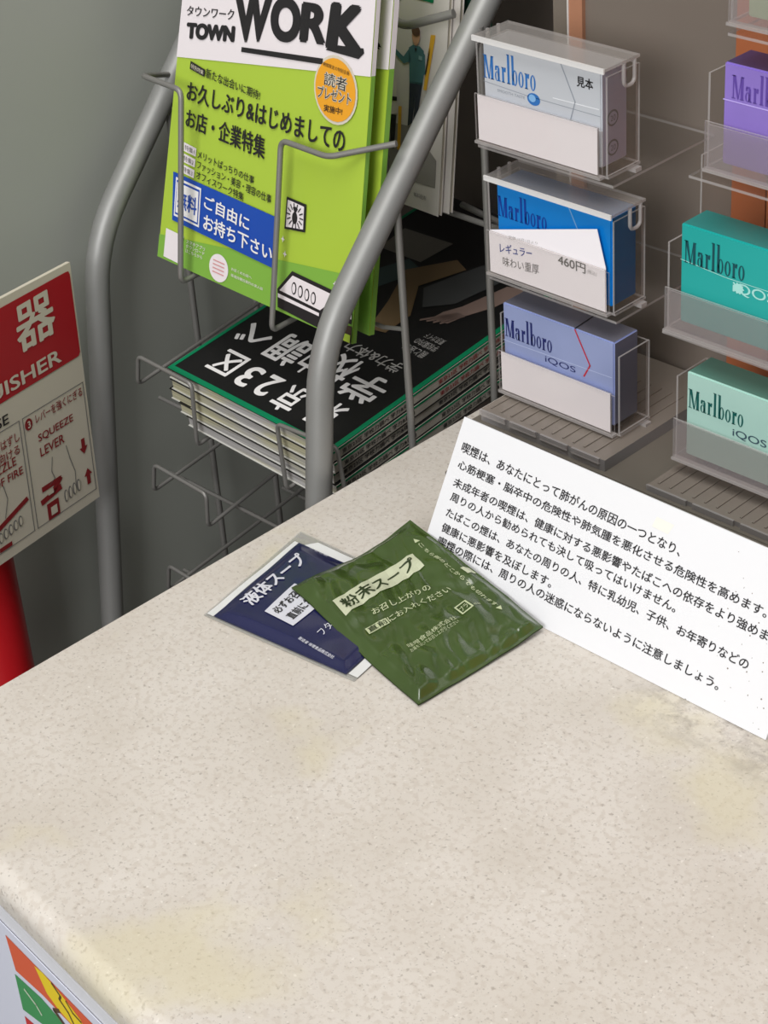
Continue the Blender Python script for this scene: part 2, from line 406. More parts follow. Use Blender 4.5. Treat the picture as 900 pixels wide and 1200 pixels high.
for k in range(5): s.disc((.560 + k * .022, .105 + .004 * k), .009, .022, M_greyink); s.disc((.560 + k * .022, .105 + .004 * k), .006, .017, M_cream, .0008)
s.rect(((.548, .048), (.602, .066)), M_redink, 1); s.rect(((.10, .08), (.2, .25)), M_redink, 1)
s.done(es)
po = thing('extinguisher_post', 'red post standing under the fire extinguisher plate', 'post', (-.238, .180, -.95))
mb = MB(); mb.tube([(-.238, .180, -.945), (-.238, .180, -.083)], .020, M_redpost, 24); mb.obj('post_tube', po, True)
mb = MB(); mb.tube([(-.215, .14, -.95), (-.215, .14, -.938)], .058, M_redpost, 32); mb.obj('foot_plate', po, True)

# ================================================================== MAGAZINE RACK
rk = thing('magazine_rack', 'silver tube and wire magazine rack between grey wall and counter', 'rack', (-.134, .35, -.95))
def tube_part(name, pts, r, m, bend, seg=10):
    mb = MB(); mb.tube(pts, r, m, seg, bend); return mb.obj(name, rk, True)
tube_part('frame_tube', [(-.02, .178, -.95), (-.02, .3095, .088), (-.02, .520, .312)], .0085, M_tube, .035, 24)
tube_part('frame_tube', [(-.25, .190, -.95), (-.25, .319, .088), (-.25, .516, .305)], .0085, M_tube, .035, 24)
R1 = .0019
# front pocket that holds the lime magazine
tube_part('wire', [(-.250, .402, .180), (-.228, .360, .197), (-.189, .360, .1955), (-.183, .335, .071), (-.187, .372, .070)], R1, M_wire, .006)
tube_part('wire', [(-.015, .379, .195), (-.055, .360, .183), (-.0965, .360, .184), (-.0935, .334, .064), (-.097, .365, .063)], R1, M_wire, .006)
tube_part('wire', [(-.25, .378, .067), (-.036, .378, .067), (-.015, .378, .072)], .0015, M_wire, None)
# shallow tiers
for k, z0 in enumerate((.0115, -.0755, -.162, -.25)):
    x = -.0235 * k * 0
    for sx in (0, 1):
        f = (lambda X: X) if not sx else (lambda X: -.242 - X)
        tube_part('wire', ([(f(-.226), .46, z0 - .005), (f(-.224), .318, z0 - .024)] if not sx else [(-.0185, .340, z0 - .050), (-.0185, .318, z0 - .034)]) + [(f(-.219), .318, z0), (f(-.163), .318, z0 - .003), (f(-.166), .318, z0 - (.031 if k else .052)), (f(-.168), .47, z0 - (.004 if k else .028))], .0015, M_wire, .005)
    tube_part('wire', [(-.245, .350, z0 - (.032 if k else .056)), (-.018, .350, z0 - (.032 if k else .056))], .0015, M_wire, None)
    tube_part('wire', [(-.245, .455, z0 - (.010 if k else .044)), (-.018, .455, z0 - (.010 if k else .044))], .0015, M_wire, None)
# uprights
for x, y, zt in ((-.015, .376, .160), (-.0135, .453, .245), (-.248, .393, .165), (-.2505, .453, .240)):
    tube_part('upright', [(x, y, -.93), (x, y, zt)], .0024, M_wire, None)
# rear pocket
tube_part('wire', [(-.029, .4475, .2515), (-.062, .437, .240), (-.078, .438, .245), (-.086, .436, .14)], .0028, M_wire, .008)
tube_part('wire', [(-.25, .455, .252), (-.222, .437, .245), (-.200, .437, .244), (-.196, .436, .14)], .0024, M_wire, .008)
tube_part('wire', [(-.25, .470, .105), (-.0135, .470, .105)], .002, M_wire, None)
tube_part('wire', [(-.25, .482, .2135), (-.030, .482, .2135)], .002, M_wire, None)
tube_part('wire', [(-.25, .515, .300), (-.02, .515, .300)], .003, M_wire, None)
tube_part('wire', [(-.080, .50, .095), (-.030, .485, .100), (-.022, .485, .085), (-.022, .50, .04)], .0022, M_wire, .010)

# ---- magazines
def magazine(name, label, corners, thick, cover, pages, group=None, n=12, back=None, wrap=None):
    P = plane(*corners); s0 = Surf(P)
    base = (V(corners[0]) + V(corners[1])) / 2
    t = thing(name, label, 'magazine', tuple(base), group)
    ct = .0004
    F = lambda u, v: s0.at(u, v, 0); B = lambda u, v: s0.at(u, v, -ct)
    def solid(mb, F, B, m):
        mb.grid(F, n, n, m); mb.grid(lambda u, v: B(1 - u, v), n, n, m)
        for a_, b_ in (((0, 0), (1, 0)), ((1, 0), (1, 1)), ((1, 1), (0, 1)), ((0, 1), (0, 0))):
            g = lambda s_, q, a_=a_, b_=b_: (B if q < .5 else F)(a_[0] + (b_[0] - a_[0]) * s_, a_[1] + (b_[1] - a_[1]) * s_)
            mb.grid(g, n, 1, m)
    mb = MB(); solid(mb, F, B, cover); mb.obj('front_cover', t)
    ins = lambda u: .004 + u * .992
    mb = MB(); solid(mb, lambda u, v: s0.at(ins(u), ins(v), -ct), lambda u, v: s0.at(ins(u), ins(v), -thick + ct), pages); mb.obj('pages', t)
    mb = MB(); solid(mb, lambda u, v: s0.at(u, v, -thick + ct), lambda u, v: s0.at(u, v, -thick), back or cover); mb.obj('back_cover', t)
    if wrap:
        mb = MB(); k = .003
        for v0, v1, m in wrap:
            q = lambda u, v, w: s0.at(u, v, w)
            mb.grid(lambda a_, b_: q(1 + k * .5, v0 + (v1 - v0) * b_, -thick * (1 - 0) * (1 - a_)) if False else q(1.001, v0 + (v1 - v0) * b_, -thick * a_), 2, 10, m)
        mb.obj('spine', t)
    return t, P

BL = (-.2214, .348, .0745); BR = (-.0337, .348, .0684)
TWc = [BL, BR, up(BR, .257, 11.1), up(BL, .257, 16.2)]
def lime_cover(t, P, detail=True):
    s = Surf(P, 'cover_print', .0005)
    s.rect([(0, .522), (1, .648), (1, 1), (0, 1)], M_cover, 14)
    s.rect([(0, 0), (1, 0), (1, .17), (0, .06)], M_lime2, 14)
    if not detail:
        s.disc((.845, .588), .100, .074, M_cream, .0008); s.disc((.845, .588), .09, .067, M_orange, .0011)
        s.text('K', [(.775, .674), (.963, .688), (.957, .800), (.790, .785)], M_ink, .04, .001)
        s.done(t); return
    w1 = .001
    s.text('タウンワーク', [(.036, .632), (.296, .662), (.296, .688), (.036, .656)], M_ink, .01, w1)
    s.text('TOWN', [(.045, .575), (.310, .610), (.309, .650), (.043, .616)], M_ink, .07, w1)
    s.text('W', [(.325, .612), (.480, .640), (.500, .765), (.285, .735)], M_ink, .05, w1)
    s.text('O', [(.490, .648), (.646, .660), (.646, .765), (.490, .755)], M_ink, .055, w1)
    s.text('R', [(.644, .668), (.775, .682), (.790, .775), (.644, .762)], M_ink, .05, w1)
    s.text('K', [(.775, .674), (.963, .688), (.957, .800), (.790, .785)], M_ink, .055, w1)
    s.poly([(.351, .594), (.770, .636), (.770, .650), (.351, .606)], M_ink, w1)
    s.poly([(.78, .672), (.94, .678), (.965, .696), (.96, .706), (.80, .688)], M_ink, w1)
    s.rect([(.082, .506), (.165, .500), (.168, .518), (.083, .526)], M_ink, 2, w1)
    s.text('特別特集', [(.090, .509), (.160, .504), (.162, .515), (.090, .521)], M_cream, 0, .0013)
    s.text('新たな出会いに期待!', [(.172, .499), (.467, .496), (.467, .519), (.172, .524)], M_ink, .008, w1)
    s.text('お久しぶり&はじめましての', [(.078, .426), (.904, .449), (.904, .509), (.078, .476)], M_ink, .018, w1)
    s.text('お店・企業特集', [(.086, .360), (.516, .358), (.514, .416), (.086, .408)], M_ink, .018, w1)
    for k, (tx, q) in enumerate((('メリットばっちりの仕事', [(.168, .294), (.472, .288), (.472, .308), (.168, .316)]),
                  ('ファッション・美容・理容の仕事', [(.170, .268), (.566, .258), (.566, .280), (.170, .290)]),
                  ('オフィスワーク特集', [(.170, .242), (.426, .236), (.426, .256), (.170, .264)]))):
        s.text(tx, q, M_ink, .008, w1)
        yy = .318 - .028 * k
        s.rect([(.088, yy - .020), (.158, yy - .022), (.158, yy - .001), (.088, yy + .002)], M_cover, 2, .0009)
        s.text('特集%d' % (k + 1), [(.096, yy - .016), (.150, yy - .018), (.150, yy - .005), (.096, yy - .002)], M_greyink, 0, .0012)
    # reader-gift badge
    s.disc((.842, .589), .107, .080, M_cream, .0010); s.disc((.842, .589), .099, .073, M_orange, .0013)
    s.text('読者', [(.785, .592), (.90, .594), (.90, .628), (.785, .624)], M_cream, .06, .0015); s.text('読者', [(.787, .593), (.898, .595), (.898, .627), (.787, .623)], M_ink, 0, .0018)
    s.text('プレゼント', [(.757, .557), (.925, .567), (.925, .598), (.757, .588)], M_cream, .06, .0015); s.text('プレゼント', [(.759, .559), (.923, .569), (.923, .596), (.759, .586)], M_ink, 0, .0018)
    s.text('実施中!', [(.795, .531), (.885, .538), (.885, .554), (.795, .548)], M_ink, .01, .0016)
    s.text('期間限定の特別企画', [(.775, .635), (.905, .634), (.905, .644), (.775, .644)], M_ink, 0, .0016)
    # small print and icons
    s.rect([(.036, .008), (.130, .006), (.135, .082), (.036, .084)], M_cover, 3, .0010)
    s.text('スマホアプリ', ((.150, .068), (.250, .078)), M_cover, 0, w1); s.text('ダウンロード', ((.150, .056), (.250, .066)), M_cover, 0, w1)
    s.text('はこちらから', ((.150, .044), (.240, .053)), M_cover, 0, w1)
    s.disc((.330, .041), .050, .036, M_cover, .0010)
    for k in range(4): s.rect(((.300, .056 - k * .010), (.360, .059 - k * .010)), mat('pink_line', (214, 150, 150), .6), 1, .0013)
    s.text('お近くのお店へ', ((.395, .050), (.50, .058)), M_cover, 0, w1); s.text('毎週月曜日発行の求人誌', ((.395, .034), (.56, .042)), M_cover, 0, w1)
    # framed pineapple print
    s.rect([(.643, .212), (.744, .224), (.741, .293), (.643, .293)], M_ink, 3, w1); s.rect([(.651, .219), (.736, .230), (.733, .286), (.651, .287)], M_cover, 3, .0013)
    for k in range(14):
        a_ = 2 * math.pi * k / 14
        s.line([(.693 + .024 * math.cos(a_), .254 + .018 * math.sin(a_)), (.693 + .040 * math.cos(a_), .254 + .031 * math.sin(a_))], .0022, M_ink, .73, .0016)
    s.disc((.693, .250), .013, .015, M_ink, .0017); s.line([(.693, .262), (.693, .276)], .004, M_ink, .73, .0017)
    s.line([(.684, .274), (.693, .264), (.702, .274)], .003, M_ink, .73, .0017)
    # tray of food on a table
    s.poly([(.632, .056), (.697, .116), (.935, .112), (.925, .040), (.930, -.0), (.640, .010)], M_ink, .0011)
    s.poly([(.645, .055), (.703, .106), (.925, .102), (.845, .050)], M_cover, .0014); s.poly([(.638, .046), (.842, .042), (.842, .034), (.640, .036)], M_cover, .0014)
    for k in range(4): s.disc((.715 + k * .032, .076 - .001 * k), .012, .016, M_ink, .0016); s.disc((.715 + k * .032, .076 - .001 * k), .008, .012, M_cover, .0018)
    s.poly([(.945, .060), (.995, .078), (.995, .05), (.925, .045)], M_ink, .0013); s.poly([(.950, .080), (.994, .125), (.994, .062), (.935, .060)], M_cover, .0014)
    s.poly([(.90, 0), (.998, 0), (.998, .045), (.91, .035)], mat('dark_brown_ink', (64, 48, 40), .5), .0012)
    s.rect([(.86, .002), (.995, .002), (.995, .022), (.86, .018)], M_lime, 3, .0016)
    for (x, y) in ((.655, .150), (.905, .130), (.640, .185)): s.disc((x, y), .010, .009, M_cover, w1, 8, .6)
    s.done(t)
    # blue give-away sticker
    b_ = Surf(P, 'sticker', .0014); b_.rect([(.066, .112), (.620, .102), (.616, .232), (.048, .236)], M_blue, 12); so = b_.done(t)[0]
    b_ = Surf(P, 'sticker_print', .0018)
    b_.rect([(.075, .126), (.214, .123), (.208, .224), (.068, .226)], M_whiteink, 3); b_.rect([(.081, .132), (.208, .129), (.202, .218), (.075, .220)], M_blue, 3, .0020)
    b_.rect([(.085, .137), (.204, .134), (.198, .213), (.079, .215)], M_whiteink, 3, .0022)
    b_.text('無料', [(.092, .152), (.198, .150), (.196, .196), (.090, .198)], M_blue, .02, .0025)
    b_.text('ご自由に', [(.232, .179), (.474, .168), (.474, .206), (.232, .214)], M_whiteink, .02, .0021)
    b_.text('お持ち下さい', [(.238, .124), (.600, .118), (.598, .158), (.236, .166)], M_whiteink, .02, .0021)
    b_.done(so)
off = lambda c, dx=0, dy=0, dz=0: [(p[0] + dx, p[1] + dy, p[2] + dz) for p in c]
t, P = magazine('magazine', 'front lime green job magazine with blue sticker, in the front wire pocket', TWc, .0032, M_lime, M_pages, 'lime job magazines', wrap=((0, .649, M_lime2), (.649, 1, M_cover))); lime_cover(t, P)
t, P = magazine('magazine', 'lime green job magazine mostly hidden behind the stickered one', off(TWc, .0005, .0145, .0), .0040, M_lime, M_pages, 'lime job magazines', wrap=((0, .649, M_lime2), (.649, 1, M_cover))); lime_cover(t, P, False)

# person magazine, rear pocket
PBL = (-.232, .446, .118); PBR = (-.05, .446, .114)
PC = [PBL, PBR, up(PBR, .257, 8.3), up(PBL, .257, 8.3)]
M_pale = mat('pale_cover', (206, 200, 194), .4)
t, P = magazine('magazine', 'pale magazine with a man in teal workwear on its cover', PC, .0035, M_pale, M_pages, 'pale magazines in the rear pocket')
s = Surf(P, 'cover_print', .0004)
M_tgreen = mat('title_green', (0, 112, 74), .5); M_teal = mat('workwear_teal', (70, 112, 116), .6); M_navy = mat('trousers_navy', (48, 54, 66), .6)
M_skin = mat('printed_skin', (196, 150, 120), .6); M_hair = mat('printed_hair', (92, 66, 50), .6); M_yel = mat('yellow_print', (214, 164, 50), .5); M_gfl = mat('grey_print', (136, 132, 126), .6)
s.text('ファミリー', [(.30, .480), (.93, .484), (.93, .560), (.30, .556)], M_tgreen, .03)
s.poly([(.02, .05), (.98, .07), (.98, .14), (.86, .205), (.02, .16)], M_gfl)
w1 = .0007; w2 = .0010
s.poly([(.836, .316), (.898, .322), (.888, .27), (.880, .226), (.862, .222), (.866, .285), (.858, .215), (.836, .203), (.838, .25)], M_navy, w1)
s.poly([(.826, .398), (.846, .408), (.878, .408), (.897, .400), (.903, .36), (.898, .316), (.836, .312), (.832, .35)], M_teal, w1)
s.poly([(.828, .396), (.838, .366), (.805, .355), (.757, .374), (.762, .386), (.802, .372)], M_teal, w1)
s.poly([(.892, .398), (.905, .392), (.910, .345), (.898, .340), (.896, .365)], M_teal, w2)
s.disc((.753, .383), .010, .007, M_skin, w1, 12); s.disc((.857, .431), .019, .022, M_skin, w1, 16); s.disc((.857, .443), .020, .013, M_hair, w2, 16)
s.rect(((.851, .404), (.864, .414)), M_skin, 1, w1); s.poly([(.854, .402), (.866, .402), (.860, .392)], M_ink, w2)
s.rect(((.876, .376), (.892, .386)), mat('teal_light', (120, 156, 158), .6), 1, w2)
s.rect([(.903, .306), (.918, .306), (.948, .446), (.926, .444)], M_yel, 3, w1)
s.text('あなたの街の', [(.908, .34), (.914, .34), (.930, .415), (.922, .415)], M_ink, .01, w2)
s.disc((.742, .345), .017, .020, M_hair, w1, 16); s.disc((.745, .338), .013, .014, M_skin, w2, 12)
s.poly([(.722, .305), (.742, .318), (.775, .312), (.782, .225), (.716, .212)], mat('white_shirt', (206, 198, 190), .6), w1)
s.poly([(.726, .262), (.780, .268), (.781, .258), (.722, .250)], M_ink, w2); s.poly([(.735, .318), (.75, .318), (.744, .292)], M_ink, w2)
s.poly([(.716, .214), (.780, .222), (.774, .135), (.755, .135), (.754, .195), (.742, .140), (.720, .142)], mat('black_trousers', (30, 30, 32), .6), w1)
s.rect([(.790, .135), (.806, .137), (.804, .248), (.788, .246)], M_yel, 3, w1)
s.disc((.66, .345), .017, .020, M_hair, w1, 16); s.poly([(.635, .30), (.66, .32), (.69, .31), (.69, .15), (.64, .15)], M_teal, w1)
s.text('無料配布', ((.88, .030), (.94, .042)), M_greyink, 0)
s.done(t)
t, P = magazine('magazine', 'pale magazine behind the workwear one, showing only its edge', off(PC, .0045, .0055, .001), .0035, M_pale, M_pages, 'pale magazines in the rear pocket')
t, P = magazine('magazine', 'dark green magazine leaning behind the pale magazines', off(PC, .012, .032, .100), .010, mat('deep_green_cover', (22, 62, 48), .4), M_pagesg)

# black school-guide magazines, lying in the second tier
C0 = [(-.195, .3235, .008), (-.035, .3235, .001), (-.035, .5235, .0245), (-.195, .5235, .0315)]
L = 1.36   # real length of the magazine relative to the 0.2 m layout square
BKP = plane(*C0)
BKc = [BKP(0, 0), BKP(1, 0), BKP(1, L), BKP(0, L)]
Mspine = mat('spine_grey', (176, 170, 158), .5)
def spine(t, c, th, i):
    a = V(c[1]); b = V(c[2]); n = (V(c[1]) - V(c[0])).cross(V(c[3]) - V(c[0])).normalized(); o = V((1, 0, 0))
    sp = plane(a - n * th, b - n * th, b, a)
    mb = MB(); mb.prism([a - n * (th - .0002) , b - n * (th - .0002), b - n * .0003, a - n * .0003], o * .0006, Mspine); mb.obj('spine', t)
    s = Surf(lambda u, v: sp(u, v) + o * .0007, 'spine_print', .0002)
    s.rect(((0, .80), (1, 1.0)), M_green, 1); s.rect(((0, -.02), (1, .10)), M_dark, 1)
    for k in range(3): s.text('東京23区 学校力調べ 学力&体力', ((.03 + k * .33, .26), (.27 + k * .33, .70)), M_redink if k == 1 and i < 2 else M_ink, .01, .0003)
    s.done(t)
names = ['topmost black school guide magazine with white upside-down title, lying in the rack', 'black school guide magazine second from the top of the lying stack',
         'black school guide magazine in the middle of the lying stack', 'black school guide magazine fourth from the top of the lying stack', 'lowest black school guide magazine of the lying stack']
def guide_mat():
    m = bpy.data.materials.new('guide_pages'); m.use_nodes = True; nt = m.node_tree; b = nt.nodes['Principled BSDF']; N = nt.nodes.new; K = nt.links.new
    tc = N('ShaderNodeTexCoord')
    mp = N('ShaderNodeMapping'); mp.inputs['Scale'].default_value = (16, 10, 60); K(tc.outputs['Object'], mp.inputs[0])
    n = N('ShaderNodeTexNoise'); n.inputs['Scale'].default_value = 1; K(mp.outputs[0], n.inputs['Vector'])
    r_ = N('ShaderNodeMapRange'); r_.inputs[1].default_value = .42; r_.inputs[2].default_value = .58; K(n.outputs['Fac'], r_.inputs[0])
    x = N('ShaderNodeMixRGB'); K(r_.outputs[0], x.inputs[0]); x.inputs[1].default_value = lin((196, 192, 156)); x.inputs[2].default_value = lin((184, 182, 180))
    mp2 = N('ShaderNodeMapping'); mp2.inputs['Scale'].default_value = (6, 6, 900); K(tc.outputs['Object'], mp2.inputs[0])
    n2 = N('ShaderNodeTexNoise'); n2.inputs['Scale'].default_value = 1; K(mp2.outputs[0], n2.inputs['Vector'])
    r2 = N('ShaderNodeMapRange'); r2.inputs[1].default_value = .40; r2.inputs[2].default_value = .65; r2.inputs[4].default_value = .55; K(n2.outputs['Fac'], r2.inputs[0])
    y = N('ShaderNodeMixRGB'); K(r2.outputs[0], y.inputs[0]); K(x.outputs[0], y.inputs[1]); y.inputs[2].default_value = lin((120, 118, 112)); K(y.outputs[0], b.inputs['Base Color'])
    b.inputs['Roughness'].default_value = .8; return m
M_guide = guide_mat()
M_lip = mat('page_edge_white', (206, 206, 200), .7)
for i in range(5):
    th = .0082
    dz = -.0082 * i; dx = (0, .001, -.001, .0012, .002)[i]
    c = off([tuple(p) for p in BKc], dx, 0, dz)
    if i >= 3: c[0] = (c[0][0] + .006 * (i - 2), c[0][1], c[0][2]); c[3] = (c[3][0] + .006 * (i - 2), c[3][1], c[3][2])
    t, P = magazine('magazine', names[i], c, th, M_dark, M_guide, 'black school guides lying in the second tier', 6, M_lip)
    spine(t, c, th, i)
    # bright trimmed page block seen at the front edge
    if i == 0:
        s = Surf(BKP, 'cover_print', .0003)
        s.rect([(0, 0), (1, 0), (1, .022), (0, .022)], M_green, 2); s.rect([(0, .022), (.018, .022), (.018, L), (0, L)], M_green, 2); s.rect([(.975, .022), (1, .022), (1, L), (.975, L)], M_green, 2)
        def inv(tx, a_, b_, c_, d_, m=M_whiteink, bold=.02): s.text(tx, [(c_, d_), (a_, d_), (a_, b_), (c_, b_)], m, bold, .0004)
        inv('東', .745, .050, .865, .200); inv('京', .545, .050, .665, .190); inv('2', .420, .070, .500, .185); inv('3', .305, .070, .385, .185); inv('区', .125, .078, .262, .200)
        inv('学', .715, .232, .900, .380); inv('校', .555, .255, .700, .410); inv('力', .445, .240, .540, .390); inv('調', .262, .232, .430, .390); inv('べ', .060, .250, .225, .360)
        inv('学力&体力', .525, .420, .840, .478, M_greyink if False else mat('dim_ink', (176, 174, 170), .6), .01)
        inv('親と選ぶ', .735, .535, .860, .575, mat('dim_ink', (176, 174, 170), .6), 0); inv('学校案内の', .745, .585, .870, .620, MATS['dim_ink'], 0); inv('東京ガイド', .755, .628, .860, .660, MATS['dim_ink'], 0)
        mt = mat('cover_tan', (122, 100, 70), .6); ms = mat('cover_hand', (140, 118, 108), .6); mg = mat('cover_smoke', (74, 76, 76), .6); mtl = mat('cover_slate', (62, 82, 82), .6)
        s.poly([(.29, .56), (.30, .72), (.40, .93), (.28, .96), (.19, .80), (.20, .62)], mtl, .0004)
        s.poly([(.515, .560), (.60, .575), (.600, .70), (.470, .85), (.56, 1.02), (.47, 1.05), (.33, .90), (.44, .72)], mt, .0005)
        s.poly([(.50, .85), (.60, .76), (.70, .84), (.76, 1.05), (.60, 1.08), (.56, 1.0)], mg, .0005)
        s.poly([(.690, .725), (.775, .735), (.80, .80), (.86, .90), (.90, 1.05), (.80, 1.02), (.74, .84), (.700, .78)], ms, .0006)
        for q in range(4): s.line([(.66 + .03 * q, .70 + .008 * q), (.76 + .012 * q, .80)], .006, ms, 1, .0006)
        s.rect([(.085, 1.10), (.365, 1.12), (.345, .965), (.10, .955)][::-1], mt if False else mat('cover_panel', (116, 112, 104), .6), 2, .0006)
        for q in range(3): inv('小学校選びの基準', .12, .985 + q * .045, .32, 1.01 + q * .045, M_ink, 0)
        s.done(t)
# ================================================================== CIGARETTE DISPLAY
dp = thing('cigarette_display', 'clear and smoky acrylic cigarette display stand on the counter', 'display stand', (.20, .40, 0))
mb = MB(); mb.box(.062, .80, .352, .480, .0, .047, M_base); mb.box(.090, .80, .2990, .352, .0, .0465, M_base); mb.obj('base', dp)
mb = MB(); mb.box(.030, .80, .4700, .4740, .047, .80, mat('smoked_back', (122, 112, 103), .25, spec=.5, var=.06, vscale=7)); mb.obj('back_panel', dp)
M_cop = mat('copper_strip', (176, 124, 96), .4, var=.08); M_rust = mat('orange_board', (168, 98, 62), .4, var=.08)
mb = MB(); mb.box(.0445, .0545, .4670, .4700, .06, .46, M_cop); mb.obj('copper_strip', dp)
mb = MB(); mb.box(.0440, .0446, .4660, .4700, .06, .46, M_whiteink); mb.obj('strip_edge', dp)
mb = MB(); mb.box(.163, .60, .4670, .4700, .06, .46, M_rust); mb.obj('orange_board', dp)
def shelf(x0, x1, z, yb=.467):
    mb = MB(); mb.box(x0, x1, .378, yb, z - .0015, z, M_clear, M_edge, 2); return mb.obj('shelf_plate', dp)
shelf(.052, .150, .2110); shelf(.057, .152, .1300); shelf(.200, .32, .2300); shelf(.184, .31, .1350); shelf(.222, .34, .310)
# ribbed step plates on the base
def step(x0, x1, y0, z1):
    mb = MB(); mb.box(x0, x1, y0, .467, .047, z1, M_smoke, M_edge, 2)
    for k in range(int((x1 - x0) / .008)):
        mb.box(x0 + .004 + k * .008, x0 + .0052 + k * .008, y0 + .004, .440, z1, z1 + .0007, M_smoke)
    for k in range(4): mb.box(x0 + (x1 - x0) * k / 4, x0 + (x1 - x0) * (k + .86) / 4, y0 - .0015, y0, z1 - .0030, z1 + .0005, M_edge)
    return mb.obj('step_plate', dp)
step(.067, .162, .3550, .0545); step(.192, .32, .3560, .0500)
mb = MB(); mb.box(.1860, .1870, .407, .467, .322, .50, M_lid, M_edge, 0); mb.obj('side_plate', dp)
mb = MB(); mb.box(.1860, .1870, .407, .467, .140, .228, M_clear, M_edge, 0); mb.obj('side_plate', dp)
def tray(label, x0, z0, w=.088, ph=.028, lid=False, card=True, h=.055, yo=0., cgroup=None, clabel=None):
    y = .3745 + yo
    t = thing('display_tray', label, 'tray', (x0 + w / 2, y + .015, z0 - .001), 'clear cigarette trays')
    mb = MB(); mb.box(x0, x0 + w, y, y + .0010, z0, z0 + ph, M_clear if card else M_front, M_edge, 1)
    mb.box(x0, x0 + w, y + .0032, y + .0040, z0, z0 + ph - .003, M_clear if card else M_front, M_edge, 1)
    mb.box(x0 - .0012, x0 + w + .0012, y, y + .0040, z0 - .0016, z0 - .0001, M_edge); mb.obj('card_pocket', t)
    mb = MB(); mb.box(x0 - .0004, x0 + w + .004, y + .0041, y + .031, z0 - .0015, z0 + .0, M_clear, M_edge, 2); mb.obj('tray_floor', t)
    for xs in (x0 - .0012, x0 + w + .0022):
        mb = MB(); mb.box(xs, xs + .0012, y + .0041, y + .031, z0 + .0001, z0 + h, M_clear, M_edge, 0); mb.obj('side_wall', t)
    mb = MB(); mb.box(x0 + .0002, x0 + w + .002, y + .0295, y + .0308, z0 + .0001, z0 + h, M_clear, M_edge, 1); mb.obj('rear_wall', t)
    mb = MB(); mb.box(x0 + w + .0005, x0 + w + .0065, y + .024, y + .029, z0 - .004, z0 - .0016, M_edge); mb.obj('clip', t)
    if lid:
        mb = MB(); zt = z0 + h + .0045
        mb.box(x0 + .001, x0 + w + .0055, y - .0005, y + .0285, zt, zt + .0016, M_lid, M_edge, 2)
        mb.box(x0 + .001, x0 + w + .0055, y - .0015, y - .0005, zt - .0010, zt + .0020, M_glint); lo_ = mb.obj('lid', t)  # pale front strip laid on as the lid's highlight
        for xs in (x0 - .0026, x0 + w + .0050):
            mb = MB(); mb.tube([(xs, y + .0155, zt), (xs, y + .0155, zt - .013), (xs, y + .0245, zt - .013), (xs, y + .0245, zt)], .0011, M_edge, 8, .005); mb.obj('hinge_loop', lo_, True)
    if card:
        c = MB(); c.box(x0 + .001, x0 + w - .0015, y + .0014, y + .0017, z0 + .0006, z0 + ph - .001, M_white)
        o = c.obj('price_card', None); o['label'] = clabel; o['category'] = 'card'; o['group'] = 'blank white price cards'
    return t
def pack(label, x0, z0, front, side, top, brandc, w=.084, h=.054, d=.0215, yo=0., group='cigarette packs in the display'):
    y = .3790 + yo
    t = thing('cigarette_pack', label, 'pack', (x0 + w / 2, y + d / 2, z0), group)
    bm = bmesh.new(); r = .0008
    P = [(x, yy, z) for x in (x0, x0 + w) for yy in (y, y + d) for z in (z0, z0 + h)]
    vs_ = [bm.verts.new(p) for p in P]
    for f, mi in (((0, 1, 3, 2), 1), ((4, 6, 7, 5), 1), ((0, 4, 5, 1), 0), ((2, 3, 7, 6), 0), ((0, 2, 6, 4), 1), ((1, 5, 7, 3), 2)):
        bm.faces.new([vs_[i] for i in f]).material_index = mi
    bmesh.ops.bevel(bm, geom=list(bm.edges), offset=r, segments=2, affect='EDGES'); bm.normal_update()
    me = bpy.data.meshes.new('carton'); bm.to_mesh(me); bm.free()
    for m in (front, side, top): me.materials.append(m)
    o = bpy.data.objects.new('carton', me); COL.objects.link(o); o.parent = t; o.matrix_parent_inverse = parent_inv(t)
    s = Surf(plane((x0, y, z0), (x0 + w, y, z0), (x0 + w, y, z0 + h), (x0, y, z0 + h)), 'pack_print', .00015)
    ss = Surf(plane((x0 + w, y, z0), (x0 + w, y + d, z0), (x0 + w, y + d, z0 + h), (x0 + w, y, z0 + h)), 'side_print', .00015)
    return t, s, ss

ch = lambda s, m, w=.0006: None
# 1 silver-white sample pack (top left)
tray('upper left clear tray with hinged lid holding the silver sample pack', .054, .2150, .0885, .028, True, True, .0555, clabel='blank white card in tray under the silver sample pack')
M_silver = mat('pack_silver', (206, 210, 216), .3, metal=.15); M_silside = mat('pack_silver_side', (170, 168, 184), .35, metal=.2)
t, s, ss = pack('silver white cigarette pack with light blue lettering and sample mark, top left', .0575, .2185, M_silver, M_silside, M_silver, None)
Mb1 = mat('brand_blue', (44, 112, 184), .4); Mfoil = mat('foil_grey', (150, 156, 166), .4)
s.brand([(.005, .615), (.455, .615), (.455, .925), (.005, .925)], Mb1)
s.text('見本', ((.80, .79), (.935, .90)), M_ink, .02)
s.line([(.665, .995), (.785, .62), (.745, .42)], .004, Mfoil, 1.55); s.line([(.0, .575), (.38, .545), (.99, .54)], .002, Mfoil, 1.55); s.line([(.60, .60), (.98, .61)], .003, mat('foil_white', (238, 240, 244), .3), 1.55)
s.text('SMOOTH TASTE', ((.12, .50), (.36, .53)), Mfoil, 0)
s.disc((.435, .525), .055, .065, Mb1); s.disc((.425, .535), .030, .040, mat('pale_blue', (130, 180, 226), .4), .0003)
for z_ in (.48, .17):
    ss.disc((.42, z_), .22, .085, M_greyink); ss.disc((.42, z_), .17, .065, M_silside, .0003); ss.text('20', ((.33, z_ - .03), (.52, z_ + .03)), M_greyink, 0, .0004)
s.done(t); ss.done(t)
